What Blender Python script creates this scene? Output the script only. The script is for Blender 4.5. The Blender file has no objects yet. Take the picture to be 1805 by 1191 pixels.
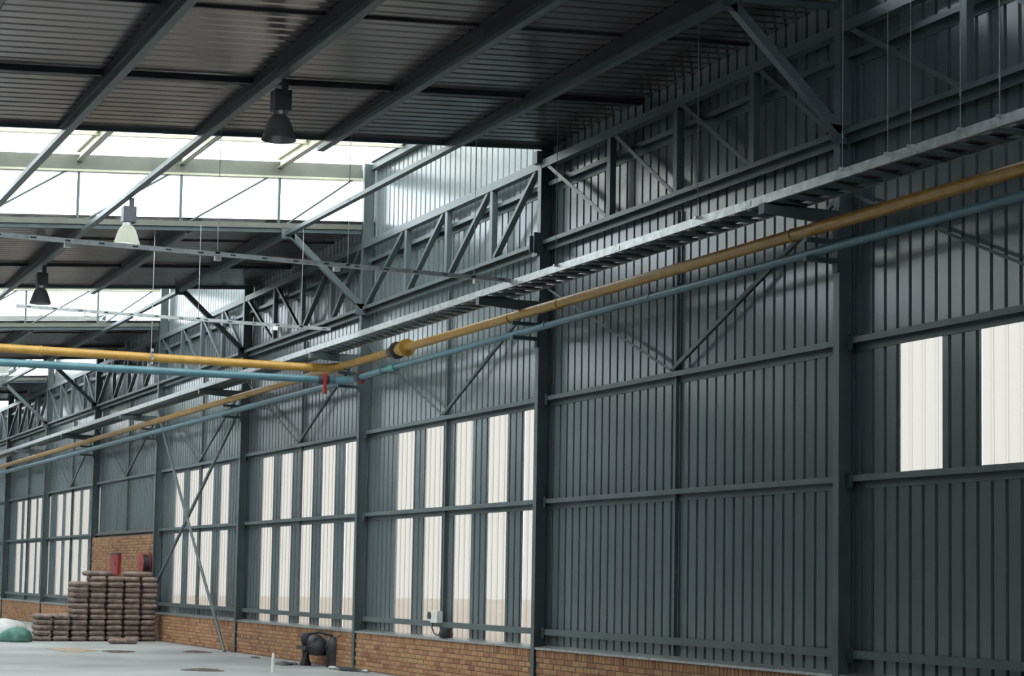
import bpy, bmesh, math, random
from mathutils import Vector, Matrix
random.seed(7)
scene = bpy.context.scene
COL = scene.collection

# ------------------------------------------------------------------ camera
F_PX, YAW, PITCH, ROLL, CY = 3300.0, .4265, .0797, .0172, 761.68
CAM = Vector((-11.3292, 0.0, 1.6))
fw = Vector((math.sin(YAW) * math.cos(PITCH), math.cos(YAW) * math.cos(PITCH), math.sin(PITCH)))
r0 = Vector((math.cos(YAW), -math.sin(YAW), 0))
u0 = r0.cross(fw)
rt = r0 * math.cos(ROLL) + u0 * math.sin(ROLL)
up = -r0 * math.sin(ROLL) + u0 * math.cos(ROLL)
cd = bpy.data.cameras.new('camera')
cam = bpy.data.objects.new('camera', cd)
COL.objects.link(cam)
M = Matrix((rt, up, -fw)).transposed().to_4x4()
M.translation = CAM
cam.matrix_world = M
cd.sensor_fit = 'HORIZONTAL'
cd.sensor_width = 36.0
cd.lens = 36.0 * F_PX / 1805.0
cd.shift_y = (CY - 595.5) / 1805.0
cd.clip_end = 500
scene.camera = cam

# ------------------------------------------------------------------ world, exposure
world = bpy.data.worlds.new('world')
scene.world = world
world.use_nodes = True
bg = world.node_tree.nodes['Background']
bg.inputs[0].default_value = (0.86, 0.935, 1.0, 1)
bg.inputs[1].default_value = 1.0
vs = scene.view_settings
vs.view_transform = 'Standard'
vs.look = 'None'
vs.gamma = 1.0
vs.use_curve_mapping = False
vs.exposure = 2.8

# ------------------------------------------------------------------ layout numbers (metres)
S = 7.5                       # bay length along the wall
Y0 = 16.62                    # column line nearest the camera
def YN(n): return Y0 + S * n
WX = 0.22                     # inner face of the cladding
TILT = 0.074                  # roof falls away from the wall
ZG = (0.947, 2.784, 4.253)    # girts
ZSILL = 0.70
PITCHR = S / 35.0             # rib pitch
XL = -21.0                    # far side of the hall
def zlow(x, t=0.0): return 8.05 - .17 * t + TILT * x   # t runs 0..1 from the gutter end to the rooflight end of a low bay
def zmon(x): return 9.15 + TILT * x

# ------------------------------------------------------------------ materials
def nt(name):
    m = bpy.data.materials.new(name)
    m.use_nodes = True
    t = m.node_tree
    return m, t, t.nodes['Principled BSDF']

def mat(name, col, rough=.5, metal=0.0, var=.12, scale=6.0, bump=0.0, bscale=40.0, spec=.5, col2=None, stretch=None):
    m, t, p = nt(name)
    N, L = t.nodes, t.links
    tc = N.new('ShaderNodeTexCoord')
    src = tc.outputs['Object']
    geo = N.new('ShaderNodeNewGeometry')
    src = geo.outputs['Position']
    if stretch:
        mp = N.new('ShaderNodeMapping')
        mp.inputs['Scale'].default_value = stretch
        L.new(src, mp.inputs['Vector'])
        src = mp.outputs['Vector']
    nz = N.new('ShaderNodeTexNoise')
    nz.inputs['Scale'].default_value = scale
    nz.inputs['Detail'].default_value = 5
    L.new(src, nz.inputs['Vector'])
    rp = N.new('ShaderNodeValToRGB')
    a = col
    b = col2 if col2 else tuple(min(1, c * (1 + var * 2)) for c in col)
    rp.color_ramp.elements[0].position = .3
    rp.color_ramp.elements[1].position = .7
    rp.color_ramp.elements[0].color = tuple(c * (1 - var) for c in a) + (1,)
    rp.color_ramp.elements[1].color = tuple(b) + (1,)
    L.new(nz.outputs['Fac'], rp.inputs['Fac'])
    L.new(rp.outputs['Color'], p.inputs['Base Color'])
    p.inputs['Roughness'].default_value = rough
    p.inputs['Metallic'].default_value = metal
    p.inputs['Specular IOR Level'].default_value = spec
    if bump:
        n2 = N.new('ShaderNodeTexNoise')
        n2.inputs['Scale'].default_value = bscale
        n2.inputs['Detail'].default_value = 4
        L.new(src, n2.inputs['Vector'])
        bp = N.new('ShaderNodeBump')
        bp.inputs['Strength'].default_value = bump
        bp.inputs['Distance'].default_value = .02
        L.new(n2.outputs['Fac'], bp.inputs['Height'])
        L.new(bp.outputs['Normal'], p.inputs['Normal'])
    return m

def mat_translucent(name, col, clear):
    m = bpy.data.materials.new(name)
    m.use_nodes = True
    t = m.node_tree
    N, L = t.nodes, t.links
    N.remove(N['Principled BSDF'])
    out = N['Material Output']
    tr = N.new('ShaderNodeBsdfTranslucent')
    tr.inputs[0].default_value = col + (1,)
    tp = N.new('ShaderNodeBsdfTransparent')
    tp.inputs[0].default_value = col + (1,)
    mx = N.new('ShaderNodeMixShader')
    mx.inputs[0].default_value = clear
    L.new(tr.outputs[0], mx.inputs[1])
    L.new(tp.outputs[0], mx.inputs[2])
    gl = N.new('ShaderNodeBsdfGlossy')
    gl.inputs['Roughness'].default_value = .3
    m2 = N.new('ShaderNodeMixShader')
    m2.inputs[0].default_value = .04
    L.new(mx.outputs[0], m2.inputs[1])
    L.new(gl.outputs[0], m2.inputs[2])
    L.new(m2.outputs[0], out.inputs['Surface'])
    return m

def mat_brick(name, c1, c2, c3):
    m, t, p = nt(name)
    N, L = t.nodes, t.links
    geo = N.new('ShaderNodeNewGeometry')
    oi = N.new('ShaderNodeObjectInfo')
    ad = N.new('ShaderNodeMath'); ad.operation = 'ADD'
    fr = N.new('ShaderNodeMath'); fr.operation = 'FRACT'
    L.new(geo.outputs['Random Per Island'], ad.inputs[0])
    L.new(oi.outputs['Random'], ad.inputs[1])
    L.new(ad.outputs[0], fr.inputs[0])
    rp = N.new('ShaderNodeValToRGB')
    e = rp.color_ramp.elements
    e[0].position = 0; e[0].color = c1 + (1,)
    e[1].position = 1; e[1].color = c3 + (1,)
    x = e.new(.55); x.color = c2 + (1,)
    L.new(fr.outputs[0], rp.inputs['Fac'])
    nz = N.new('ShaderNodeTexNoise')
    nz.inputs['Scale'].default_value = 30
    L.new(geo.outputs['Position'], nz.inputs['Vector'])
    mx = N.new('ShaderNodeMixRGB'); mx.blend_type = 'MULTIPLY'
    mx.inputs[0].default_value = .35
    L.new(rp.outputs['Color'], mx.inputs[1])
    L.new(nz.outputs['Color'], mx.inputs[2])
    L.new(mx.outputs[0], p.inputs['Base Color'])
    p.inputs['Roughness'].default_value = .85
    p.inputs['Specular IOR Level'].default_value = .2
    return m

STEEL = mat('steel_paint_grey_green', (.085, .108, .115), .42, var=.10, scale=3)
STEELD = mat('steel_paint_dark', (.060, .085, .092), .5, var=.15, scale=3)
CLAD = mat('cladding_paint', (.123, .150, .159), .22, var=.06, scale=1.2, stretch=(1, 1, .2), bump=.25, bscale=1.6, spec=.65)
ROOFM = mat('roof_underside', (.24, .225, .22), .20, metal=.75, var=.10, scale=.8, stretch=(.3, 2, 1))
PALE = mat('steel_paint_pale', (.42, .42, .33), .5, var=.08, scale=3)
OLIVE = mat('steel_paint_olive', (.105, .11, .095), .5, var=.1, scale=3)
GALV = mat('galvanised_steel', (.42, .44, .44), .36, metal=.7, var=.18, scale=9)
YELLOW = mat('yellow_pipe_paint', (.43, .245, .05), .36, var=.10, scale=5)
BLUE = mat('blue_pipe_paint', (.075, .175, .215), .36, var=.10, scale=5)
TEAL = mat('teal_paint', (.05, .22, .20), .4)
RED = mat('red_paint', (.30, .03, .028), .4, var=.2)
BLACK = mat('black_rubber', (.022, .022, .026), .55)
DARKM = mat('dark_iron', (.04, .042, .05), .45, var=.3)
CONC = mat('concrete_floor', (.29, .30, .31), .75, var=.12, scale=.5, bump=.15, bscale=25, col2=(.39, .40, .405))
MORTAR = mat('mortar', (.20, .14, .11), .9, var=.2, scale=20)
BRICK = mat_brick('facebrick', (.42, .215, .12), (.53, .315, .17), (.31, .135, .09))
BAGM = mat('cement_bag_paper', (.215, .165, .145), .85, var=.30, scale=7, bump=.5, bscale=14, spec=.2)
WHITEP = mat('white_plastic', (.75, .75, .72), .5, var=.05)
TARPW = mat('white_sheet', (.55, .55, .55), .7, var=.1, bump=.4, bscale=6)
TARPG = mat('green_sheet', (.07, .17, .135), .7, var=.2, bump=.4, bscale=6)
EARTH = mat('dry_ground', (.60, .50, .40), .95, var=.2, scale=.3)
DIRT = mat('loose_dirt', (.08, .065, .055), .95, var=.3, scale=12, bump=.6)
SAND = mat('loose_sand', (.34, .27, .21), .95, var=.2, scale=12, bump=.6)
STRIP = mat_translucent('translucent_strip', (.158, .148, .132), .5)
RLIGHT = mat_translucent('rooflight_sheet', (.86, .85, .78), .15)
def mat_glass():
    m = bpy.data.materials.new('window_glass'); m.use_nodes = True
    t = m.node_tree; N, L = t.nodes, t.links
    N.remove(N['Principled BSDF'])
    tp = N.new('ShaderNodeBsdfTransparent'); tp.inputs[0].default_value = (.92, .94, .95, 1)
    gl = N.new('ShaderNodeBsdfGlossy'); gl.inputs['Roughness'].default_value = .03
    fz = N.new('ShaderNodeFresnel'); fz.inputs[0].default_value = 1.45
    mx = N.new('ShaderNodeMixShader')
    L.new(fz.outputs[0], mx.inputs[0]); L.new(tp.outputs[0], mx.inputs[1]); L.new(gl.outputs[0], mx.inputs[2])
    L.new(mx.outputs[0], N['Material Output'].inputs['Surface'])
    return m
GLASS = mat_glass()
def mat_shade():
    m = mat('spun_aluminium', (.32, .32, .32), .33, metal=.75, var=.05)
    return m
SHADE = mat_shade()

# ------------------------------------------------------------------ mesh helpers
def mesh_obj(name, verts, faces, material, parent=None, smooth=False, recalc=True):
    me = bpy.data.meshes.new(name)
    me.from_pydata([tuple(v) for v in verts], [], faces)
    if recalc:
        bm = bmesh.new(); bm.from_mesh(me)
        bmesh.ops.recalc_face_normals(bm, faces=bm.faces)
        bm.to_mesh(me); bm.free()
    if smooth:
        for p in me.polygons: p.use_smooth = True
    me.materials.append(material)
    o = bpy.data.objects.new(name, me)
    COL.objects.link(o)
    if parent is not None: o.parent = parent
    return o

class MB:
    """collects solids for ONE mesh"""
    def __init__(s): s.v = []; s.f = []
    def add(s, v, f):
        k = len(s.v); s.v += [Vector(x) for x in v]; s.f += [tuple(i + k for i in q) for q in f]
        return s
    def box(s, a, b):
        (x0, y0, z0), (x1, y1, z1) = a, b
        return s.add([(x0,y0,z0),(x1,y0,z0),(x1,y1,z0),(x0,y1,z0),(x0,y0,z1),(x1,y0,z1),(x1,y1,z1),(x0,y1,z1)],
              [(0,3,2,1),(4,5,6,7),(0,1,5,4),(1,2,6,5),(2,3,7,6),(3,0,4,7)])
    def prism(s, prof, p0, p1, u, w=None):
        """profile (list of (a,b)) swept from p0 to p1; a along u, b along w"""
        p0, p1 = Vector(p0), Vector(p1)
        d = (p1 - p0).normalized()
        u = Vector(u); u = (u - d * u.dot(d)).normalized()
        w = d.cross(u) if w is None else Vector(w)
        w = (w - d * w.dot(d) - u * w.dot(u)).normalized()
        n = len(prof)
        v = [p0 + u * a + w * b for a, b in prof] + [p1 + u * a + w * b for a, b in prof]
        f = [(i, (i + 1) % n, n + (i + 1) % n, n + i) for i in range(n)]
        f += [tuple(range(n - 1, -1, -1)), tuple(range(n, 2 * n))]
        return s.add(v, f)
    def tube(s, pts, r, seg=12, caps=True):
        pts = [Vector(p) for p in pts]
        rr = r if isinstance(r, (list, tuple)) else [r] * len(pts)
        v, f = [], []
        ref = None
        for i, p in enumerate(pts):
            d = ((pts[min(i + 1, len(pts) - 1)] - pts[max(i - 1, 0)])).normalized()
            if ref is None:
                ref = Vector((0, 0, 1)) if abs(d.z) < .9 else Vector((1, 0, 0))
            a = (ref - d * ref.dot(d)).normalized(); ref = a
            b = d.cross(a)
            for k in range(seg):
                t = 2 * math.pi * k / seg
                v.append(p + (a * math.cos(t) + b * math.sin(t)) * rr[i])
        for i in range(len(pts) - 1):
            for k in range(seg):
                f.append((i*seg+k, i*seg+(k+1)%seg, (i+1)*seg+(k+1)%seg, (i+1)*seg+k))
        if caps:
            f.append(tuple(range(seg - 1, -1, -1)))
            f.append(tuple((len(pts)-1)*seg + k for k in range(seg)))
        return s.add(v, f)
    def lathe(s, c, prof, seg=28):
        """profile of (r,z) about vertical axis through c"""
        c = Vector(c); v, f = [], []
        for r, z in prof:
            for k in range(seg):
                t = 2 * math.pi * k / seg
                v.append(c + Vector((r * math.cos(t), r * math.sin(t), z)))
        for i in range(len(prof) - 1):
            for k in range(seg):
                f.append((i*seg+k, i*seg+(k+1)%seg, (i+1)*seg+(k+1)%seg, (i+1)*seg+k))
        return s.add(v, f)
    def build(s, name, m, parent=None, smooth=False, recalc=True):
        return mesh_obj(name, s.v, s.f, m, parent, smooth, recalc)

def autosmooth(o, ang=35):
    for p in o.data.polygons: p.use_smooth = True
    try: o.data.set_sharp_from_angle(angle=math.radians(ang))
    except Exception: pass
    return o

def I_prof(b, h, t=.012):
    """I section, width b along first axis, height h along second axis"""
    B, Hh, T = b / 2, h / 2, t / 2
    return [(-B,-Hh),(B,-Hh),(B,-Hh+t),(T,-Hh+t),(T,Hh-t),(B,Hh-t),(B,Hh),(-B,Hh),(-B,Hh-t),(-T,Hh-t),(-T,-Hh+t),(-B,-Hh+t)]
def L_prof(a, b, t=.01):
    return [(0,0),(a,0),(a,t),(t,t),(t,b),(0,b)]
def C_prof(a, b, t=.008):
    return [(0,0),(a,0),(a,t),(t,t),(t,b-t),(a,b-t),(a,b),(0,b)]

def empty(name, loc=(0, 0, 0)):
    o = bpy.data.objects.new(name, None)
    o.empty_display_size = .2
    COL.objects.link(o)
    o.location = loc
    return o
PEND = []
def thing(name, label, cat, group=None):
    o = empty(name)
    o['label'] = label; o['category'] = cat
    if group: o['group'] = group
    PEND.append(o)
    return o
def tag(o, label, cat, group=None):
    o['label'] = label; o['category'] = cat
    if group: o['group'] = group
    return o
def struct(o, label=None):
    o['kind'] = 'structure'
    if label: o['label'] = label
    return o

# ------------------------------------------------------------------ floor and ground
fl = MB().box((XL - 2, -8.2, -.3), (.25, 92, 0)).build('floor', CONC)
struct(fl, 'pale grey concrete floor slab')
gr = MB().box((.5, -60, -.35), (120, 160, -.05)).build('ground_outside', EARTH)
struct(gr, 'dry tan ground outside the hall')

# ------------------------------------------------------------------ right wall
wall = struct(empty('wall_right'), 'corrugated grey steel side wall with translucent strips above a brick base')

def sheet(ya, yb, z0, z1, m, name, x=WX, parent=wall, z1b=None):
    """ribbed sheet; wide pans face the room and narrow ribs sink outward"""
    g0, g1, g2, g3, dep = .164, .175, .2035, .2142, (.034 if m is not STRIP else .014)
    pts = [(ya, None)]
    k = math.floor(ya / PITCHR) - 1
    prof = []
    while k * PITCHR < yb + PITCHR:
        b = k * PITCHR
        prof += [(b + g0, 0), (b + g1, dep), (b + g2, dep), (b + g3, 0)]
        k += 1
    def xat(y):
        for (a, da), (c, dc) in zip(prof, prof[1:]):
            if a <= y <= c:
                return da + (dc - da) * (y - a) / (c - a)
        return 0
    line = [(ya, xat(ya))] + [q for q in prof if ya < q[0] < yb] + [(yb, xat(yb))]
    v, f = [], []
    for y, d in line:
        v.append((x + d, y, z0)); v.append((x + d, y, z1))
    for i in range(len(line) - 1):
        f.append((2*i, 2*i+1, 2*i+3, 2*i+2))
    return mesh_obj(name, v, f, m, parent, recalc=False)

def sheets_run(ya, yb, z0, z1, w=5 * PITCHR):
    n = max(1, round((yb - ya) / w)); d = (yb - ya) / n
    for i in range(n):
        sheet(ya + i*d, ya + (i+1)*d, z0, z1, CLAD, 'cladding_sheet')

STRIPS = {
    1: [(30.19, 29.39), (28.88, 28.11), (27.56, 26.90), (26.26, 25.57), (24.96, 24.20)],
    2: [(38.08, 37.32), (36.78, 36.06), (35.40, 34.75), (34.15, 33.44), (32.83, 31.95)],
    3: [(45.39, 44.59), (44.00, 43.25), (42.92, 41.94), (41.29, 40.62)],
    4: [(54.57, 54.0)],
    5: [(62.18, 61.45), (60.36, 59.49), (58.99, 58.15), (57.76, 56.83), (56.41, 55.52)],
    6: [(69.76, 69.2), (67.63, 66.72), (66.22, 65.40), (65.02, 64.07), (63.66, 63.04)],
    7: [(76.5, 75.7), (75.2, 74.4), (73.9, 73.1), (72.6, 71.8)],
    8: [(84, 83.2), (82.7, 81.9), (81.4, 80.6), (80.1, 79.3)],
    -1: [(15.78, 15.09), (14.48, 13.79), (13.18, 12.5), (11.9, 11.2)],
}
NB = range(-4, 10)
for n in NB:
    ya, yb = YN(n), YN(n + 1)
    monitor = (n % 2 == 1)            # bays n..n+1 with n odd carry a rooflight
    top = 9.25 if monitor else 8.16
    sheets_run(ya, yb, ZG[2], top)
    st = STRIPS.get(n, [])
    if n == 4:
        zlo, zhi = ZG[1], ZG[2]
    elif n == -1:
        zlo, zhi = ZG[1], ZG[2]
        sheets_run(ya, yb, ZSILL, ZG[1])
    elif n in (3, 5, 6, 7, 8):
        zlo, zhi = ZG[0], ZG[2]
        sheets_run(ya, yb, ZSILL, ZG[0])
    else:
        zlo, zhi = ZSILL, ZG[2]
    ys = ya
    for b, a in sorted(st, key=lambda q: q[1]):
        if a - ys > .02: sheets_run(ys, a, zlo, zhi)
        o = sheet(a, b, zlo, zhi, STRIP, 'translucent_panel', x=WX + .002)
        ys = b
    if yb - ys > .02: sheets_run(ys, yb, zlo, zhi)

# girts: top flange and short lip, web at the back
GP = [(0, 0), (0, .14), (-.105, .14), (-.105, .075), (-.097, .075), (-.097, .132), (-.008, .132), (-.008, 0)]
for n in NB:
    ya, yb = YN(n) + .055, YN(n + 1) - .055
    for k, z in enumerate(ZG):
        x = WX - .004
        if n == 4 and k == 0: continue
        m = MB()
        if k == 0:
            m.prism([(0, 0), (-.10, 0), (-.10, .085), (0, .085)], (x, ya, z - .085), (x, yb, z - .085), (1, 0, 0), (0, 0, 1))
        else:
            m.prism(GP, (x, ya, z - .14), (x, yb, z - .14), (1, 0, 0), (0, 0, 1))
        gobj = m.build('girt', STEEL, wall)
        # cleats that tie the girt to the columns
        for yc in (ya, yb - .09):
            MB().box((x - .115, yc, z - .13), (x - .105, yc + .09, z + .03)).build('cleat', STEELD, gobj)
    # mid-bay vertical sag angle
    ym = (ya + yb) / 2
    MB().prism(L_prof(.05, .05, .008), (x - .055, ym - .02, ZSILL + .02 if n != 4 else ZG[1]), (x - .055, ym - .02, 6.3), (0, 1, 0), (1, 0, 0)).build('sag_angle', STEEL, wall)
# girt behind the trusses
for n in NB:
    ya, yb = YN(n) + .055, YN(n + 1) - .055
    MB().prism(GP, (WX - .004, ya, 7.22), (WX - .004, yb, 7.22), (1, 0, 0), (0, 0, 1)).build('girt', STEEL, wall)

# brick base: rowlock course on top of stretcher courses, face just behind the column flange
BX = .035
CH, BLEN, RW = .0755, .230, .0855      # course pitch, stretcher pitch, rowlock pitch
BTOP = .665
NC = 7
def brick_mesh(name, ly, lz, dx=.05):
    e = .006
    m = MB()
    y, z = ly / 2, lz / 2
    v = [(dx,-y,-z),(dx,y,-z),(dx,y,z),(dx,-y,z),(e,-y,-z),(e,y,-z),(e,y,z),(e,-y,z),(0,-y+e,-z+e),(0,y-e,-z+e),(0,y-e,z-e),(0,-y+e,z-e)]
    f = [(0,1,2,3),(0,4,5,1),(1,5,6,2),(2,6,7,3),(3,7,4,0),(4,8,9,5),(5,9,10,6),(6,10,11,7),(7,11,8,4),(8,11,10,9)]
    me = bpy.data.meshes.new(name)
    bm = bmesh.new()
    vs_ = [bm.verts.new(p) for p in v]
    for q in f: bm.faces.new([vs_[i] for i in q])
    bmesh.ops.recalc_face_normals(bm, faces=bm.faces)
    bm.to_mesh(me); bm.free()
    me.materials.append(BRICK)
    return me, v, f
ME_S, SV, SF = brick_mesh('brick', BLEN - .011, CH - .011)
ME_R, RV, RF = brick_mesh('brick', RW - .010, .115)
rng = random.Random(3)
far = MB()
count = 0
cells = []
ytop = 84.0
y = YN(-1)
while y < ytop:
    cells.append((y + RW / 2, BTOP - .0595, 'r')); y += RW
for c in range(NC):
    z = BTOP - .122 - CH * (c + .5)
    y = YN(-1) + (BLEN / 2 if c % 2 else 0)
    while y < ytop:
        cells.append((y + BLEN / 2, z, 's')); y += BLEN
def screen(p):
    d = Vector(p) - CAM
    zc = d.dot(fw)
    return 902.5 + F_PX * d.dot(rt) / zc, CY - F_PX * d.dot(up) / zc
vis = []
for (yy, zz, k) in cells:
    sx, sy = screen((BX, yy, zz))
    if 0 < sx < 1805 and sy < 1194 and zz > 0: vis.append((yy, zz, k))
vis.sort(key=lambda q: q[0] * (1.0 if q[2] == 's' else 1.35))
near = set(vis[:296])
for q in cells:
    yy, zz, k = q
    if zz < .02: continue
    if any(abs(yy - YN(n)) < .07 for n in range(-1, 8)): continue
    dx = rng.uniform(-.003, .003)
    if q in near:
        o = bpy.data.objects.new('brick', ME_S if k == 's' else ME_R)
        COL.objects.link(o)
        o.location = (BX + dx, yy, zz)
        o.parent = wall
    else:
        V = SV if k == 's' else RV
        far.add([(a + BX + dx, b + yy, c + zz) for a, b, c in V], SF if k == 's' else RF)
# taller brick panel in bay 4-5
for c in range(int((2.66 - BTOP) / CH)):
    z = BTOP + CH * (c + .5)
    y = YN(4) + .13 + (BLEN / 2 if c % 2 else 0)
    while y + BLEN / 2 < YN(5) - .06:
        dx = rng.uniform(-.004, .004)
        far.add([(a + BX + dx, b + y + BLEN/2, cc + z) for a, b, cc in SV], SF)
        y += BLEN
fo = far.build('brick_courses', BRICK, wall); fo['kind'] = 'stuff'
for n in range(-1, 9):
    MB().box((BX + .010, YN(n) + .05, 0), (WX + .07, YN(n + 1) - .05, BTOP - .004)).build('mortar_bed', MORTAR, wall)
    zs = BTOP
    if n != 4:
        MB().prism([(-.035, -.012), (.17, .03), (.17, .045), (-.035, .018)], (BX + .01, YN(n) + .06, zs + .004), (BX + .01, YN(n + 1) - .06, zs + .004), (1, 0, 0), (0, 0, 1)).build('sill_flashing', GALV, wall)
MB().box((BX + .165, YN(4) + .0, BTOP - .004), (WX + .07, YN(5), 2.82)).build('mortar_bed', MORTAR, wall)
MB().box((BX + .010, YN(4) + .1, BTOP - .004), (WX + .07, YN(5) - .05, 2.66)).build('mortar_bed', MORTAR, wall)

# ------------------------------------------------------------------ ceiling: low roof bays, rooflight bays, purlins
ceil = struct(empty('ceiling'), 'dark corrugated steel roof with glazed rooflight bays')
def roof_sheet(ya, yb, zf, m, name, x0=.32, x1=XL):
    g = [(0, 0), (.150, 0), (.165, .036), (.1995, .036)]
    line = []
    y = ya
    while y < yb - .01:
        for a, d in g:
            if y + a <= yb: line.append((y + a, d))
        y += PITCHR
    line.append((yb, 0))
    v, f = [], []
    for yy, d in line:
        v.append((x0, yy, zf(x0, yy) + d)); v.append((x1, yy, zf(x1, yy) + d))
    for i in range(len(line) - 1):
        f.append((2*i, 2*i+1, 2*i+3, 2*i+2))
    return mesh_obj(name, v, f, m, ceil, recalc=False)
for n in range(-4, 10):
    w = S / 7
    for i in range(7):
        a = YN(n) + i * w
        if n % 2 == 0: roof_sheet(a, a + w, lambda x, y, n=n: zlow(x, (y - YN(n)) / S), ROOFM, 'roof_sheet')
        elif n == -1: roof_sheet(a, a + w, lambda x, y: zmon(x), ROOFM, 'roof_sheet')  # unseen rooflight bay given an opaque roof to darken the near end
        else: roof_sheet(a, a + w, lambda x, y: zmon(x), RLIGHT, 'rooflight_sheet')
PUR = [-1.42 - 1.79 * k for k in range(11)]
def zpur(x): return 7.755 + TILT * x          # underside of the purlin bars
for x in PUR:
    zb = zpur(x)
    ends = (-8, YN(10)) if abs(x + 3.21) > .05 else None
    runs = [ends] if ends else [(YN(n), YN(n + 1) + .35) for n in (-2, 0, 2, 4, 6, 8)]
    for a, b in runs:
        MB().prism(C_prof(.10, .07, .008), (x - .05, a, zb), (x - .05, b, zb), (1, 0, 0), (0, 0, 1)).build('purlin', STEEL, ceil)
    for n in (-4, -2, 0, 2, 4, 6, 8):
        # black solid per low bay, in place of purlin shade and roof reflection
        a, b = max(YN(n), -8) + .05, YN(n + 1) - .05
        ta, tb = (a - YN(n)) / S, (b - YN(n)) / S
        m = MB()
        v = []
        for yy, tt in ((a, ta), (b, tb)):
            for dx in (-.10, .10):
                for top in (0, 1):
                    v.append((x + dx, yy, zb + .072 if not top else zlow(x + dx, tt) - .003))
        m.add(v, [(0,1,3,2),(4,6,7,5),(0,4,5,1),(2,3,7,6),(0,2,6,4),(1,5,7,3)])
        m.build('purlin_shade_band', BLACK, ceil)
MULL = [-1.59 - 1.77 * k for k in range(11)]
for n in (-3, -1, 1, 3, 5, 7, 9):
    for x in MULL:
        MB().prism(I_prof(.11, .17, .012), (x, YN(n), zmon(x) - .10), (x, YN(n + 1), zmon(x) - .10), (1, 0, 0), (0, 0, 1)).build('rooflight_rafter', PALE, ceil)
    for dy in (1.6, 3.75, 5.9):
        MB().prism([(-.03, -.03), (.03, -.03), (.03, .03), (-.03, .03)], (WX - .03, YN(n) + dy, zmon(WX) - .045), (XL, YN(n) + dy, zmon(XL) - .045), (0, 1, 0), (0, 0, 1)).build('rooflight_batten', PALE, ceil)
    # rafter against the wall
    MB().prism(I_prof(.09, .16, .012), (.14, YN(n) + .06, zmon(.14) - .10), (.14, YN(n + 1) - .06, zmon(.14) - .10), (1, 0, 0), (0, 0, 1)).build('rooflight_rafter', STEEL, ceil)
def xbar(name, yy, t, w, h, m):
    MB().prism([(-w/2, -h), (w/2, -h), (w/2, 0), (-w/2, 0)], (WX - .04, yy, zlow(WX, t) - .004), (XL, yy, zlow(XL, t) - .004), (0, 1, 0), (0, 0, 1)).build(name, m, ceil)
for n in (-4, -2, 0, 2, 4, 6, 8):
    xbar('edge_trim', YN(n + 1) - .03, 1.0, .05, .05, STEELD)
    xbar('bridging_bar', YN(n) + 4.8, .64, .09, .06, BLACK)
    xbar('bridging_bar', YN(n) + 2.1, .28, .035, .025, BLACK)
    # upstand between the low roof and the sill of the rooflight glazing
    MB().prism([(-.01, 0), (.01, 0), (.01, .14), (-.01, .14)], (WX - .04, YN(n + 1) + .01, zlow(WX, 1)), (XL, YN(n + 1) + .01, zlow(XL, 1)), (0, 1, 0), (0, 0, 1)).build('upstand', STEELD, ceil)

# ------------------------------------------------------------------ clerestory windows
WZ0, WZ1, WZ2 = 7.98, 8.79, 9.05
wi = 0
def window(n, front):
    global wi
    wi += 1
    w = struct(empty('window_%d' % wi), 'clerestory window strip with thin mullions and brace rods')
    y = YN(n)
    xs = [-.02] + MULL + [XL]
    def zz(x, z): return z + TILT * x
    def rail(name, zlo, zhi, m, dep=.10):
        MB().prism([(-dep/2, 0), (dep/2, 0), (dep/2, zhi - zlo), (-dep/2, zhi - zlo)], (-.03, y, zz(-.03, zlo)), (XL, y, zz(XL, zlo)), (0, 1, 0), (0, 0, 1)).build(name, m, w)
    rail('sill_rail', WZ0 - .09, WZ0, OLIVE, .12)
    if front: rail('gutter_plate', WZ0 - .16, WZ0 - .09, STEELD, .04)
    rail('head_trim', WZ1, WZ1 + .035, PALE, .15)
    rail('head_rail', WZ1 + .035, WZ2 + .03, OLIVE, .12)
    for a, b in zip(xs, xs[1:]):
        mesh_obj('pane', [(a, y, zz(a, WZ0)), (b, y, zz(b, WZ0)), (b, y, zz(b, WZ1)), (a, y, zz(a, WZ1))], [(0, 1, 2, 3)], GLASS, w)
        MB().box((b - .022, y - .05, zz(b, WZ0)), (b + .022, y - .01, zz(b, WZ1))).build('mullion', STEELD, w)
        MB().tube([(b + .15, y - .04, zz(b, WZ0)), (a - .2, y - .04, zz(a, WZ1))], .019, 6).build('brace_rod', STEELD, w)
for n in (-2, 0, 2, 4, 6): window(n, True)
for n in (-3, -1, 1, 3, 5, 7): window(n, False)

# ------------------------------------------------------------------ columns
ORD = ['nearest', 'second', 'third', 'fourth', 'fifth', 'sixth', 'seventh', 'eighth']
def column(n):
    y = YN(n)
    k = n
    lab = '%s grey-green steel wall column %s' % (ORD[k], 'from the near end' if k else 'of the row, at the near end')
    t = thing('steel_column', lab, 'column', 'wall columns')
    top = 9.12 if n % 2 == 0 else 8.0
    MB().prism(I_prof(.11, .20, .013), (.10, y, .012), (.10, y, top), (0, 1, 0), (1, 0, 0)).build('shaft', STEEL, t)
    sh = t.children[0] if t.children else [c for c in COL.objects if c.parent is t][0]
    MB().box((-.03, y - .09, 0), (.23, y + .09, .012)).build('base_plate', STEELD, t)
    for yy in (y - .006,):
        MB().box((.09, y - .075, 6.30), (.11, y + .075, 6.55)).build('splice_plate', STEEL, sh)
    if n == 1:
        MB().box((-.03, y - .02, 6.28), (.0, y + .16, 6.60)).build('splice_plate', STEEL, sh)
        MB().box((-.07, y - .05, 7.62), (.0, y + .10, 7.80)).build('splice_plate', STEELD, sh)
        MB().box((-.12, y + .05, 6.33), (-.0, y + .065, 6.57)).build('splice_plate', STEEL, sh)
        MB().box((-.12, y - .10, 6.30), (-.0, y - .085, 6.60)).build('splice_plate', STEEL, sh)
    return t
for n in range(0, 8): column(n)
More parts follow.
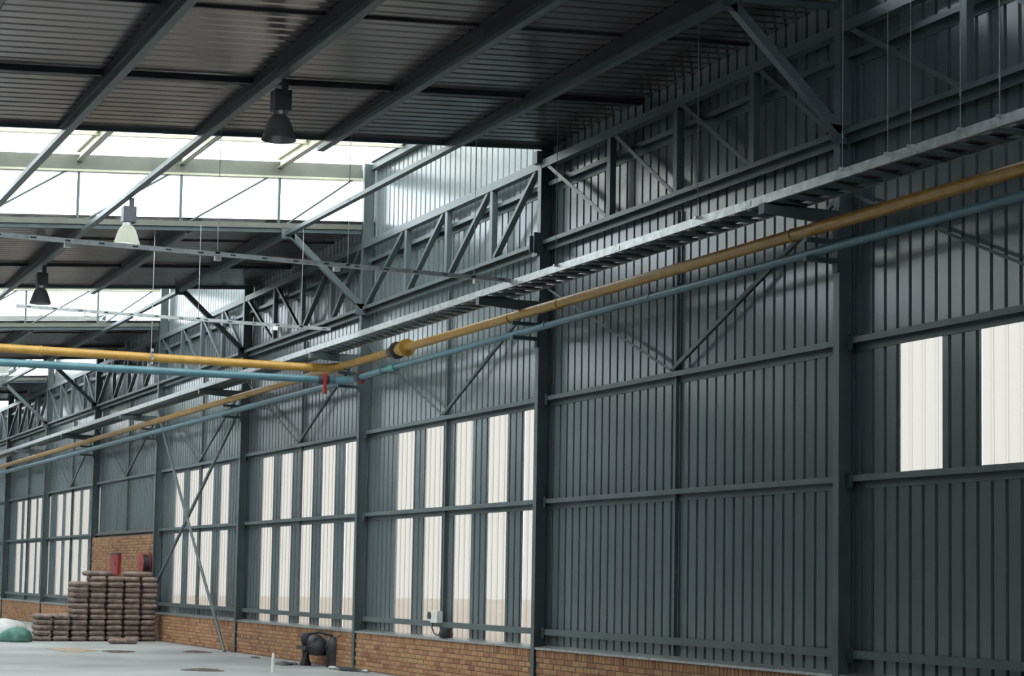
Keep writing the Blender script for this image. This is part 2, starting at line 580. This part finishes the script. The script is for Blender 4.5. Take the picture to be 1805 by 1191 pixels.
# upper posts carry on as column tops; heavier post casing at the glazing line
# ------------------------------------------------------------------ lattice trusses
TZ0, TZ1 = 6.35, 7.55      # bottom of bottom chord, bottom of top chord
DIAG = {-1: '\\\\\\\\', 0: '\\\\\\\\', 1: '////', 2: '//\\\\', 3: '\\\\\\\\', 4: '////', 5: '\\\\\\\\', 6: '////', 7: '\\\\\\\\'}
TL = {-1: 'lattice truss between the nearest column and the picture edge', 0: 'dark lattice truss between the nearest and second columns',
      1: 'sunlit lattice truss between the second and third columns', 2: 'lattice truss between the third and fourth columns',
      3: 'lattice truss between the fourth and fifth columns', 4: 'lattice truss between the fifth and sixth columns',
      5: 'lattice truss between the sixth and seventh columns', 6: 'lattice truss between the seventh and eighth columns', 7: 'farthest lattice truss past the eighth column'}
for n in range(-1, 8):
    t = thing('lattice_truss', TL[n], 'truss', 'lattice trusses along the wall')
    ya, yb = YN(n) + .06, YN(n + 1) - .06
    MB().prism([(.11, 0), (.11, .14), (0, .14), (0, .08), (.008, .08), (.008, .132), (.10, .132), (.10, 0)], (.003, ya, TZ0), (.005, yb, TZ0), (1, 0, 0), (0, 0, 1)).build('bottom_chord', STEEL, t)
    MB().prism(C_prof(.12, .12, .01), (.005, ya, TZ1), (.005, yb, TZ1), (1, 0, 0), (0, 0, 1)).build('top_chord', STEEL, t)
    ys = [ya, YN(n) + .235 * S, YN(n) + .475 * S, YN(n) + .716 * S, yb]
    for yv in ys[1:4]:
        MB().prism(C_prof(.09, .10, .009), (.015, yv - .05, TZ0 + .14), (.015, yv - .05, TZ1), (1, 0, 0), (0, 1, 0)).build('vertical', STEEL, t)
    for i in range(4):
        a, b = ys[i], ys[i + 1]
        if DIAG[n][i] == '\\':      # foot at the near end, head at the far end
            p0, p1 = (.02, a + .09, TZ0 + .13), (.02, b - .09, TZ1 + .02)
        else:
            p0, p1 = (.02, b - .09, TZ0 + .13), (.02, a + .09, TZ1 + .02)
        d = Vector(p1) - Vector(p0)
        side = Vector((0, -d.z, d.y)).normalized()
        if side.z < 0: side = -side
        MB().prism(L_prof(.09, .055, .009), p0, p1, (1, 0, 0), side).build('diagonal', STEEL, t)

# knee braces from column to first purlin
KL = {0: 'long diagonal brace rising from the nearest column to the roof', 2: 'diagonal brace rising from the third column to the roof',
      3: 'dark diagonal brace rising from the fourth column to the roof', 5: 'diagonal brace rising from the sixth column to the roof',
      6: 'diagonal brace rising from the seventh column to the roof'}
for n in KL:
    t = thing('knee_brace', KL[n], 'brace', 'knee braces to the roof')
    y = YN(n) - .08
    p0, p1 = Vector((-.02, y, 6.44)), Vector((-1.42, y, zpur(-1.42) + .03))
    d = (p1 - p0).normalized()
    MB().prism(L_prof(.10, .10, .01), p0, p1, (0, 1, 0), (0, 0, 1)).build('angle_bar', STEEL, t)
    MB().prism([(-.10, -.10), (.10, -.10), (.10, .10), (-.10, .10)], p0 + Vector((0, .0, 0)), p0 + Vector((0, .012, 0)), (1, 0, 0), (0, 0, 1)).build('gusset_plate', STEEL, t)
    MB().prism([(-.12, -.09), (.12, -.09), (.12, .09), (-.12, .09)], p1 + Vector((0, .0, 0)), p1 + Vector((0, .012, 0)), (1, 0, 0), (0, 0, 1)).build('gusset_plate', STEEL, t)

# V braces on the wall, mid girt to column
for n in range(-1, 6):
    lab = ('V brace above the girt at the picture edge beside the nearest column' if n < 0 else
           'V brace above the girt between the %s and %s columns' % (ORD[n], ORD[n + 1]))
    t = thing('v_brace', lab, 'brace', 'V braces on the wall')
    ym = YN(n + .5)
    x = .10
    for yy, w in ((YN(n) + .06, .055), (YN(n + 1) - .06, .032)):
        MB().prism(L_prof(.04, w, .008), (x, ym + (.03 if yy > ym else -.03), ZG[2] + .01), (x, yy, 5.80), (1, 0, 0), (0, 0, 1)).build('brace_arm', STEELD, t)

# crossed tubes in the bay between fourth and fifth columns
o = MB().prism(L_prof(.05, .07, .008), (-.06, YN(3) + .08, 5.12), (-.06, 46.3, 1.22), (1, 0, 0), (0, 1, 0)).build('bracing_bar', STEELD)
tag(o, 'dark bracing bar crossing the strips from the fourth column down to the fifth', 'brace')
o = MB().tube([(-.10, 46.45, 5.9), (-.14, 39.35, .0)], .033, 10).build('bracing_tube', STEEL)
tag(o, 'slanting grey tube standing on the floor in front of the brick base', 'brace')

# ------------------------------------------------------------------ pipes
PXP = -.30
def pipe_rings(t, m, pts, r, axis):
    for p in pts:
        p = Vector(p); a = Vector(axis) * .022
        autosmooth(MB().tube([p - a, p + a], r, 14).build('coupling', m, t))
t = thing('yellow_pipe', 'long yellow pipe running along the wall below the cable tray', 'pipe')
autosmooth(MB().tube([(PXP, -4, 5.38), (PXP, 28.50, 5.40)], .068, 16).build('pipe_run', YELLOW, t))
autosmooth(MB().tube([(PXP, 29.25, 5.40), (PXP, 75, 5.38)], .068, 16).build('pipe_run', YELLOW, t))
pipe_rings(t, YELLOW, [(PXP, y, 5.39) for y in (17.0, 22.8, 24.4, 37.5, 45.0, 52.5)], .078, (0, 1, 0))
t = thing('blue_pipe', 'long thin blue pipe running along the wall beneath the yellow pipe', 'pipe')
autosmooth(MB().tube([(PXP, -4, 5.16), (PXP, 29.6, 5.13)], .046, 16).build('pipe_run', BLUE, t))
autosmooth(MB().tube([(PXP, 29.6, 5.13), (PXP, 30.6, 5.12), (PXP, 75, 5.16)], .062, 16).build('pipe_run', BLUE, t))
autosmooth(MB().tube([(PXP, 29.0, 5.13), (PXP, 29.3, 5.13)], .066, 16).build('coupling', TEAL, t))
pipe_rings(t, BLUE, [(PXP, y, 5.15) for y in (20.2, 23.2, 36.8, 44.0)], .056, (0, 1, 0))
t = thing('yellow_cross_pipe', 'yellow pipe crossing the hall and joining the wall pipe', 'pipe')
pts = [(-16, 31.9, 5.33), (-.75, 31.9, 5.37), (-.50, 31.82, 5.38), (PXP, 31.5, 5.39)]
autosmooth(MB().tube(pts, .075, 16).build('pipe_run', YELLOW, t))
pipe_rings(t, YELLOW, [(-.8, 31.9, 5.37), (-5.6, 31.9, 5.355)], .086, (1, 0, 0))
t = thing('blue_cross_pipe', 'blue pipe crossing the hall below the yellow cross pipe', 'pipe')
autosmooth(MB().tube([(-16, 31.5, 4.98), (-.5, 31.5, 5.12), (PXP, 31.2, 5.12)], .066, 16).build('pipe_run', BLUE, t))
pipe_rings(t, BLUE, [(-.75, 31.5, 5.117), (-4.6, 31.5, 5.08)], .076, (1, 0, 0))

def valve_y(y, z, m, hm, label, lever, r):
    t = thing('pipe_valve', label, 'valve')
    autosmooth(MB().tube([(PXP, y - .20, z), (PXP, y - .14, z), (PXP, y - .06, z), (PXP, y + .06, z), (PXP, y + .14, z), (PXP, y + .2, z)], [r, r*1.1, r*1.5, r*1.5, r*1.1, r], 16).build('valve_body', m, t))
    for s in (-1, 1):
        autosmooth(MB().tube([(PXP, y + s*.22 - .02, z), (PXP, y + s*.22 + .02, z)], r * 1.95, 18).build('flange', DARKM if s > 0 else m, t))
    if lever == 'up':
        autosmooth(MB().tube([(PXP, y, z), (PXP, y, z + .2)], .02, 8).build('stem', DARKM, t))
        autosmooth(MB().tube([(PXP, y, z + .19), (PXP, y, z + .21)], .07, 14).build('hand_wheel', hm, t))
    return t
v = valve_y(28.72, 5.40, YELLOW, DARKM, 'flanged yellow valve on the wall pipe beside the third column', 'none', .075)
autosmooth(MB().tube([(PXP, 29.05, 5.40), (PXP, 29.26, 5.40)], .085, 16).build('gasket_spool', DARKM, v))
def lever_valve(p, axis, label, drop):
    t = thing('lever_valve', label, 'valve')
    p = Vector(p); a = Vector(axis)
    autosmooth(MB().tube([p - a * .10, p + a * .10], .085, 14).build('valve_body', DARKM, t))
    MB().box((p.x - .03, p.y - .13, p.z - drop), (p.x + .03, p.y - .10, p.z + .10)).build('lever', RED, t)
    MB().box((p.x - .012, p.y - .12, p.z - .012), (p.x + .012, p.y, p.z + .012)).build('spindle', DARKM, t)
lever_valve((-.72, 31.5, 5.12), (1, 0, 0), 'valve with long red lever on the blue cross pipe', .26)
lever_valve((PXP, 30.75, 5.12), (0, 1, 0), 'valve with short red lever on the blue pipe at the third column', .12)

# pipe brackets on the columns
for n in range(0, 6):
    y = YN(n)
    t = thing('pipe_bracket', 'small dark bracket holding both pipes on the %s column' % ORD[n], 'bracket', 'pipe brackets')
    zb = 5.10 if n < 2 else 5.062
    MB().box((-.40, y - .03, zb - .05), (.0, y + .03, zb)).build('support_arm', STEELD, t)
    MB().box((-.40, y - .03, 5.255), (.0, y + .03, 5.305)).build('support_arm', STEELD, t)
    MB().box((-.02, y - .05, 4.95), (.0, y + .05, 5.40)).build('back_plate', STEELD, t)

# ------------------------------------------------------------------ cable tray
t = thing('cable_tray', 'long galvanised ladder cable tray carried along the wall above the pipes', 'cable tray')
TX0, TX1, TZ = -.90, -.42, 5.615
yA, yB = 2.0, 75.0
seg = 3.0
y = yA
while y < yB - .01:
    e = min(y + seg, yB)
    MB().prism(C_prof(.03, .095, .004), (TX0, y + .006, TZ), (TX0, e - .006, TZ), (1, 0, 0), (0, 0, 1)).build('side_rail', GALV, t)
    MB().prism(C_prof(-.03, .095, .004), (TX1, y + .006, TZ), (TX1, e - .006, TZ), (1, 0, 0), (0, 0, 1)).build('side_rail', GALV, t)
    MB().box((TX0 - .006, e - .10, TZ + .02), (TX0 - .001, e + .10, TZ + .075)).build('splice_plate', GALV, t)
    y = e
rm = bpy.data.meshes.new('rung')
_b = MB().box((TX0 + .004, -.07, 0), (TX1 - .004, .07, .02))
rm.from_pydata([tuple(q) for q in _b.v], [], _b.f); rm.materials.append(STEELD)
y = 8.0
while y < 60:
    o = bpy.data.objects.new('rung', rm); COL.objects.link(o); o.location = (0, y, TZ + .004); o.parent = t
    y += .33
for i, (x, r) in enumerate(((-.50, .03), (-.57, .026), (-.63, .03))):
    pts = [(x + .02 * math.sin(k * 1.7 + i), yA + k * 1.5, TZ + .03 + r) for k in range(49)]
    autosmooth(MB().tube(pts, r, 8).build('cable', BLACK, t))
for n in range(0, 7):
    y = YN(n)
    b = thing('tray_bracket', 'cantilever bracket carrying the cable tray on the %s column' % ORD[n], 'bracket', 'tray brackets')
    m = MB()
    prof = [(.0, 5.455), (-.55, 5.475), (-.93, 5.50), (-.93, 5.612), (0, 5.612)]
    m.prism([(a, z) for a, z in prof], (0, y - .05, 0), (0, y - .042, 0), (1, 0, 0), (0, 0, 1))
    m.box((-.93, y - .05, 5.602), (0, y + .06, 5.612))
    m.box((-.94, y - .05, 5.50), (-.93, y + .06, 5.612))
    m.build('arm', STEEL, b)
    MB().box((-.015, y - .07, 5.40), (0, y + .07, 5.66)).build('back_plate', STEELD, b)

# hanger rods
def rod(name, x, y, z0, z1, label, group=None, r=.0045):
    t = thing(name, label, 'rod', group)
    MB().tube([(x, y, z0), (x, y, z1)], r, 6).build('rod_shaft', GALV, t)
    MB().box((x - .03, y - .02, z0 - .02), (x + .03, y + .02, z0 + .01)).build('clip', GALV, t)
    MB().tube([(x, y, z0 + .30), (x, y, z0 + .36)], r * 2, 6).build('turnbuckle', GALV, t)
for i, y in enumerate((12.80, 13.34, 14.07, 14.43, 15.17, 18.0, 21.63)):
    rod('hanger_rod', -.92, y, 5.70, zlow(-.92) if i > 4 else zmon(-.92) - .02, '%s thin hanger rod holding the cable tray, counting from the near end' % (ORD[i] if i else 'first'), 'tray hanger rods')

# slotted channels crossing the hall
def channel(name, y, z, x0, x1, label, clips):
    t = thing(name, label, 'channel')
    MB().prism(C_prof(.045, .055, .004), (x0, y, z), (x1, y, z), (0, 1, 0), (0, 0, 1)).build('strut', GALV, t)
    k = x0 + .2
    for x in clips:
        MB().box((x - .04, y - .03, z - .06), (x + .04, y + .04, z)).build('clip', WHITEP, t)
    while k < x1:
        MB().box((k - .035, y - .002, z + .018), (k + .035, y, z + .036)).build('slot', BLACK, t)
        k += .42
    return t
channel('slotted_channel', 23.1, 5.68, -15.5, -.9, 'slotted steel channel crossing the hall to the tray at the second column', (-6.9, -5.0, -3.4, -1.4))
channel('slotted_channel', 30.62, 5.88, -6.25, -.9, 'thin slotted channel crossing above the yellow cross pipe', (-5.1, -4.3, -1.9))
for i, (x, y, z, lb) in enumerate(((-5.0, 23.1, 5.73, 'hanger rod from the lamp purlin down to the long slotted channel'), (-3.24, 23.1, 5.73, 'hanger rod holding the middle of the long slotted channel'),
        (-1.43, 23.1, 5.73, 'hanger rod holding the wall end of the long slotted channel'), (-3.24, 30.62, 5.93, 'hanger rod holding the thin slotted channel above the cross pipes'),
        (-1.43, 30.62, 5.93, 'hanger rod holding the wall end of the thin slotted channel'))):
    rod('hanger_rod', x, y + .02, z, zpur(x), lb)
t = thing('pipe_hanger', 'chain hanger holding the yellow and blue cross pipes', 'hanger')
MB().tube([(-3.72, 31.9, 5.44), (-3.72, 31.9, zlow(-3.72))], .008, 6).build('rod_shaft', GALV, t)
for k in range(6):
    MB().box((-3.74, 31.80 - .02 * (k % 2), 5.08 + k * .075), (-3.70, 31.815 + .02 * (k % 2), 5.13 + k * .075)).build('link', GALV, t)

# ------------------------------------------------------------------ high-bay lamps
LL = ('high-bay lamp with dark reflector under the dark roof, nearest of three', 'high-bay lamp with pale translucent bowl in front of the clerestory window', 'small far high-bay lamp with dark reflector near the second window row')
def lamp(x, y, zb, label, lit):
    t = thing('high_bay_lamp', label, 'lamp', 'high-bay lamps')
    ztop = zpur(x)
    MB().box((x + .02, y - .03, zb + .57), (x + .09, y + .03, ztop + .0)).build('mounting_bracket', DARKM, t)
    MB().box((x - .085, y - .10, zb + .34), (x + .115, y + .10, zb + .58)).build('gear_box', DARKM, t)
    autosmooth(MB().tube([(x, y, zb + .28), (x, y, zb + .35)], .075, 18).build('neck', GALV, t))
    prof = [(.075, .29), (.10, .27), (.135, .21), (.160, .14), (.178, .08), (.195, .03), (.203, .0), (.199, .0), (.190, .03), (.172, .08), (.154, .14), (.129, .21), (.095, .26)]
    rf = autosmooth(MB().lathe((x, y, zb), prof, 32).build('reflector', SHADE if not lit else SHADE2, t), 50)
    autosmooth(MB().lathe((x, y, zb), [(.001, .10), (.045, .11), (.05, .16), (.035, .24), (.001, .25)], 16).build('bulb', WHITEP, rf), 60)
    if lit:
        autosmooth(MB().lathe((x, y, zb), [(.199, .004), (.15, -.015), (.08, -.03), (.001, -.035)], 28).build('lens', GLASS, rf), 60)
def mat_prismatic():
    m = mat_translucent('prismatic_acrylic', (.80, .80, .76), .25)
    return m
SHADE2 = mat_prismatic()
for i, y in enumerate((20.61, 28.34, 35.47)):
    lamp(-5.0, y, 6.66, LL[i], i == 1)

# ------------------------------------------------------------------ cement bags
def bag_mesh(k, lx=.405, ly=.70, lz=.130):
    r = random.Random(20 + k)
    nx, ny = 10, 14
    ph = [r.uniform(0, 6.28) for _ in range(6)]
    v, f = [], []
    for side in (1, -1):
        for j in range(ny + 1):
            for i in range(nx + 1):
                a, b = 2 * i / nx - 1, 2 * j / ny - 1
                ea = (1 - abs(a) ** 8) ; eb = (1 - abs(b) ** 9)
                h = max(0.0, ea) ** .4 * max(0.0, eb) ** .4
                crease = .10 * math.sin(5 * a + ph[0]) * math.sin(4 * b + ph[1]) + .06 * math.sin(11 * b + ph[2])
                pin = 1 - .05 * (abs(b) ** 3) * (1 - abs(a)) 
                x = a * lx / 2 * (1 - .04 * b * b) + .008 * math.sin(6 * b + ph[3])
                y = b * ly / 2 * (1 - .03 * a * a)
                z = side * lz / 2 * h * (1 - .5 * abs(crease)) 
                v.append((x, y, z + lz / 2))
    n1 = (nx + 1) * (ny + 1)
    for s in (0, 1):
        for j in range(ny):
            for i in range(nx):
                q = [s*n1 + j*(nx+1)+i, s*n1 + j*(nx+1)+i+1, s*n1 + (j+1)*(nx+1)+i+1, s*n1 + (j+1)*(nx+1)+i]
                f.append(tuple(q) if s == 0 else tuple(reversed(q)))
    me = bpy.data.meshes.new('cement_bag')
    bm = bmesh.new()
    vv = [bm.verts.new(p) for p in v]
    for q in f: bm.faces.new([vv[i] for i in q])
    bmesh.ops.remove_doubles(bm, verts=bm.verts, dist=1e-4)
    bmesh.ops.recalc_face_normals(bm, faces=bm.faces)
    for p in bm.faces: p.smooth = True
    bm.to_mesh(me); bm.free()
    me.materials.append(BAGM)
    return me
BAGS = [bag_mesh(k) for k in range(4)]
NUM = ['lowest', 'second', 'third', 'fourth', 'fifth', 'sixth', 'seventh', 'eighth', 'ninth', 'tenth', 'eleventh', 'twelfth', 'thirteenth']
STK = [(-.10 - .421 * k, c, nm) for k, (c, nm) in enumerate(((12, 'first tall stack'), (12, 'second tall stack'), (12, 'third tall stack'), (12, 'fourth tall stack'), (11, 'fifth tall stack'), (5, 'first low stack'), (5, 'second low stack')))]
rb = random.Random(5)
LIFT = .1305
for si, (x, cnt, nm) in enumerate(STK):
    x -= .22
    lean = rb.uniform(-.0008, .0008)
    for k in range(cnt):
        o = bpy.data.objects.new('cement_bag', rb.choice(BAGS)); COL.objects.link(o)
        o.location = (x + rb.uniform(-.007, .007) + lean * k, 45.75 + rb.uniform(-.03, .03), .001 + k * LIFT)
        o.rotation_euler = (0, 0, rb.uniform(-.02, .02) + (math.pi if rb.random() < .5 else 0))
        pos = 'topmost' if k == cnt - 1 else NUM[k]
        tag(o, '%s brown paper cement bag in the %s from the fifth column' % (pos, nm), 'bag', 'stacked cement bags')
    if si in (1, 3):
        o = bpy.data.objects.new('cement_bag', BAGS[si % 4]); COL.objects.link(o)
        o.location = (x + (.16 if si == 1 else .02), 45.72, .001 + cnt * LIFT)
        o.rotation_euler = (0, 0, math.pi / 2 + .08)
        tag(o, ('cement bag laid crosswise over the first two tall stacks' if si == 1 else 'cement bag laid crosswise on the fourth tall stack'), 'bag', 'stacked cement bags')
o = bpy.data.objects.new('cement_bag', BAGS[2]); COL.objects.link(o)
o.location = (-1.30, 43.9, .001); o.rotation_euler = (0, 0, 1.45)
tag(o, 'single cement bag lying flat on the floor before the tall stacks', 'bag', 'stacked cement bags')

# heaps at the edge
def heap(name, c, rx, ry, h, m, label, cat, seed, parent=None, rough=.18, pw=1.6):
    r = random.Random(seed)
    nu, nv = 20, 7
    v, f = [], []
    ph = [r.uniform(0, 6.28) for _ in range(4)]
    for j in range(nv + 1):
        t = j / nv
        for i in range(nu):
            a = 2 * math.pi * i / nu
            k = 1 + rough * math.sin(3 * a + ph[0]) + rough * .6 * math.sin(5 * a + ph[1] + 3 * t)
            rr = (1 - t ** pw) * k + .0
            v.append((c[0] + rx * rr * math.cos(a), c[1] + ry * rr * math.sin(a), c[2] + h * (t ** .8) * (1 + rough * .5 * math.sin(2 * a + ph[2]) * (1 - t))))
    for j in range(nv):
        for i in range(nu):
            f.append((j*nu+i, j*nu+(i+1)%nu, (j+1)*nu+(i+1)%nu, (j+1)*nu+i))
    f.append(tuple(reversed(range(nu))))
    o = mesh_obj(name, v, f, m, parent, smooth=True)
    if parent is None: tag(o, label, cat)
    return o
heap('folded_sheet_pile', (-3.60, 46.5, 0), .50, .6, .52, TARPW, 'pale crumpled sheeting heaped beside the low bag stacks', 'sheeting', 1, pw=4.5, rough=.14)
heap('green_sheet_pile', (-3.55, 45.0, 0), .34, .33, .36, TARPG, 'green crumpled sheeting heaped on the floor beside the low bag stacks', 'sheeting', 2, pw=4.0, rough=.14)
heap('sand_patch', (-3.25, 40.1, 0), .45, 1.0, .05, SAND, 'small spill of sand on the concrete floor', 'sand', 3)
heap('dirt_patch', (-2.45, 39.3, 0), .30, .5, .035, DIRT, 'dark dirt patch on the floor before the bag stacks', 'dirt', 4)
heap('dirt_patch', (-.80, 39.2, 0), .25, .5, .035, DIRT, 'dark dirt patch on the floor beside the slanting tube', 'dirt', 5)
heap('dirt_patch', (-2.70, 31.6, 0), .32, .45, .035, DIRT, 'dark reddish dirt patch at the bottom edge of the floor', 'dirt', 6)
heap('rag_heap', (-.66, 33.5, 0), .14, .35, .07, BLACK, 'small black rag heap on the floor before the dark machine', 'rag', 7)
heap('rag_heap', (-.45, 33.55, 0), .06, .2, .05, BLACK, 'tiny black scrap on the floor beside the dark machine', 'rag', 8)
heap('rag_heap', (-.34, 36.4, 0), .07, .25, .03, BLACK, 'tiny dark scrap on the floor behind the black rag heap', 'rag', 9)
t = thing('scrap_sheet', 'pale scrap metal sheet lying on the floor against the brick base', 'scrap')
m = MB(); m.add([(-.30, 31.75, .03), (-.02, 31.1, .02), (-.10, 30.55, .05), (-.42, 31.1, .09), (-.30, 31.75, .034), (-.02, 31.1, .024), (-.10, 30.55, .054), (-.42, 31.1, .094)], [(0,1,2,3),(7,6,5,4),(0,4,5,1),(1,5,6,2),(2,6,7,3),(3,7,4,0)])
m.build('sheet_face', GALV, t)
MB().tube([(-.34, 31.85, .03), (-.10, 30.5, .03)], .03, 8).build('rolled_edge', GALV, t)
o = MB().lathe((-1.744, 30.72, 0), [(.001, 0), (.032, 0), (.030, .10), (.026, .16), (.028, .22), (.022, .30), (.012, .33), (.001, .33)], 14).build('white_peg', WHITEP)
autosmooth(o); tag(o, 'short white plastic peg standing on the concrete floor', 'peg')

# ------------------------------------------------------------------ dark machine by the brick base
t = thing('floor_machine', 'small dark oily machine on short legs against the brick base', 'machine')
mx, my = -.20, 33.2
autosmooth(MB().tube([(mx - .02, my - .30, .42), (mx - .02, my - .22, .43), (mx, my + .25, .45), (mx, my + .35, .44)], [.10, .15, .15, .10], 16).build('motor_body', DARKM, t))
autosmooth(MB().lathe((mx - .15, my, 0), [(.001, .60), (.06, .60), (.10, .54), (.10, .46), (.075, .40), (.06, .28), (.07, .12), (.11, .03), (.11, .0), (.001, 0)], 16).build('pedestal', BLACK, t), 50)
autosmooth(MB().lathe((mx + .20, my - .5, 0), [(.001, .55), (.08, .54), (.12, .48), (.12, .30), (.10, .10), (.12, 0), (.001, 0)], 16).build('tank', DARKM, t), 50)
for dx, dy in ((-.22, -.12), (-.08, .12), (.08, -.62), (.18, -.40)):
    MB().tube([(mx + dx * .6, my + dy, .38), (mx + dx, my + dy, .0)], .022, 8).build('leg', BLACK, t)
MB().tube([(mx - .12, my - .05, .58), (mx + .05, my - .2, .62), (mx + .2, my - .45, .56)], .025, 8).build('hose', BLACK, t)
MB().tube([(mx + .2, my - .5, .5), (.02, my - .8, .60), (.025, my - 1.15, .63), (.02, my - 1.5, .58)], .010, 6).build('cable', SAND, t)
autosmooth(MB().lathe((mx + .02, my - .22, .18), [(.001, .0), (.16, .02), (.20, .12), (.17, .24), (.10, .33), (.001, .36)], 14).build('oil_sump', BLACK, t), 50)
MB().box((mx - .26, my - .3, .30), (mx - .06, my + .2, .36)).build('cross_bar', BLACK, t)

# ------------------------------------------------------------------ fire equipment on the brick panel
t = thing('fire_cabinet', 'red fire cabinet recessed in the brick panel above the bags', 'cabinet')
MB().box((-.05, 50.32, 1.62), (BX + .0, 51.28, 2.16)).build('frame', RED, t)
MB().box((-.058, 50.45, 1.70), (-.05, 51.15, 2.06)).build('door', RED, t)
MB().box((-.07, 50.50, 1.85), (-.058, 50.54, 1.95)).build('handle', DARKM, [c for c in COL.objects if c.parent is t][-1])
MB().box((-.065, 50.30, 2.16), (BX, 51.30, 2.20)).build('hood', DARKM, t)
t = thing('hose_reel', 'red fire hose reel on the brick panel beside the fifth column', 'hose reel')
c = Vector((-.02, 47.05, 1.90))
autosmooth(MB().tube([c + Vector((-.18, 0, 0)), c + Vector((-.16, 0, 0))], .30, 24).build('disc', RED, t))
autosmooth(MB().tube([c + Vector((0, 0, 0)), c + Vector((.02, 0, 0))], .30, 24).build('disc', RED, t))
autosmooth(MB().tube([c + Vector((-.16, 0, 0)), c + Vector((0, 0, 0))], .24, 24).build('hose_coil', DARKM, t))
autosmooth(MB().tube([c + Vector((-.2, 0, 0)), c + Vector((.05, 0, 0))], .04, 12).build('hub', RED, t))

# junction box on the low girt
t = thing('switch_box', 'pale switch box with hanging cable on the low girt between strips', 'switch box')
MB().box((.02, 27.75, .93), (.12, 28.02, 1.12)).build('box_body', WHITEP, t)
autosmooth(MB().tube([(.0, 28.05, 1.04), (.05, 28.05, 1.04)], .06, 12).build('knob', DARKM, t))
MB().tube([(.06, 28.0, .93), (.05, 28.02, .85), (.04, 27.9, .76), (.05, 27.75, .73), (.08, 27.62, .80)], .012, 6).build('cable', BLACK, t)
autosmooth(MB().lathe((.10, 27.55, .70), [(.001, .0), (.10, .0), (.12, .06), (.09, .14), (.001, .17)], 14).build('cable_coil', BLACK, t), 50)

# ------------------------------------------------------------------ far side of the hall (out of frame): plain wall with a window band
wl = struct(empty('wall_left'), 'plain corrugated wall on the far side of the hall')
MB().box((XL - .1, -8, 0), (XL, 92, 7.8)).build('wall_panel', CLAD, wl)
wn = struct(empty('wall_front'), 'end wall of the hall behind the viewpoint')
MB().box((XL, -8.2, 0), (.3, -8, 9.2)).build('wall_panel', CLAD, wn)
wb = struct(empty('wall_back'), 'end wall of the hall far down the bays')
MB().box((XL, 91.7, 0), (.3, 91.9, 9.2)).build('wall_panel', CLAD, wb)

# put each Empty at the base of its parts
bpy.context.view_layer.update()
for e in PEND:
    ch = [c for c in COL.objects if c.parent is e]
    if not ch: continue
    lo = Vector((1e9,) * 3); hi = -lo
    for c in ch:
        for q in c.bound_box:
            p = c.matrix_world @ Vector(q)
            lo = Vector(map(min, lo, p)); hi = Vector(map(max, hi, p))
    b = Vector(((lo.x + hi.x) / 2, (lo.y + hi.y) / 2, lo.z))
    e.location = b
    for c in ch: c.location = c.location - b
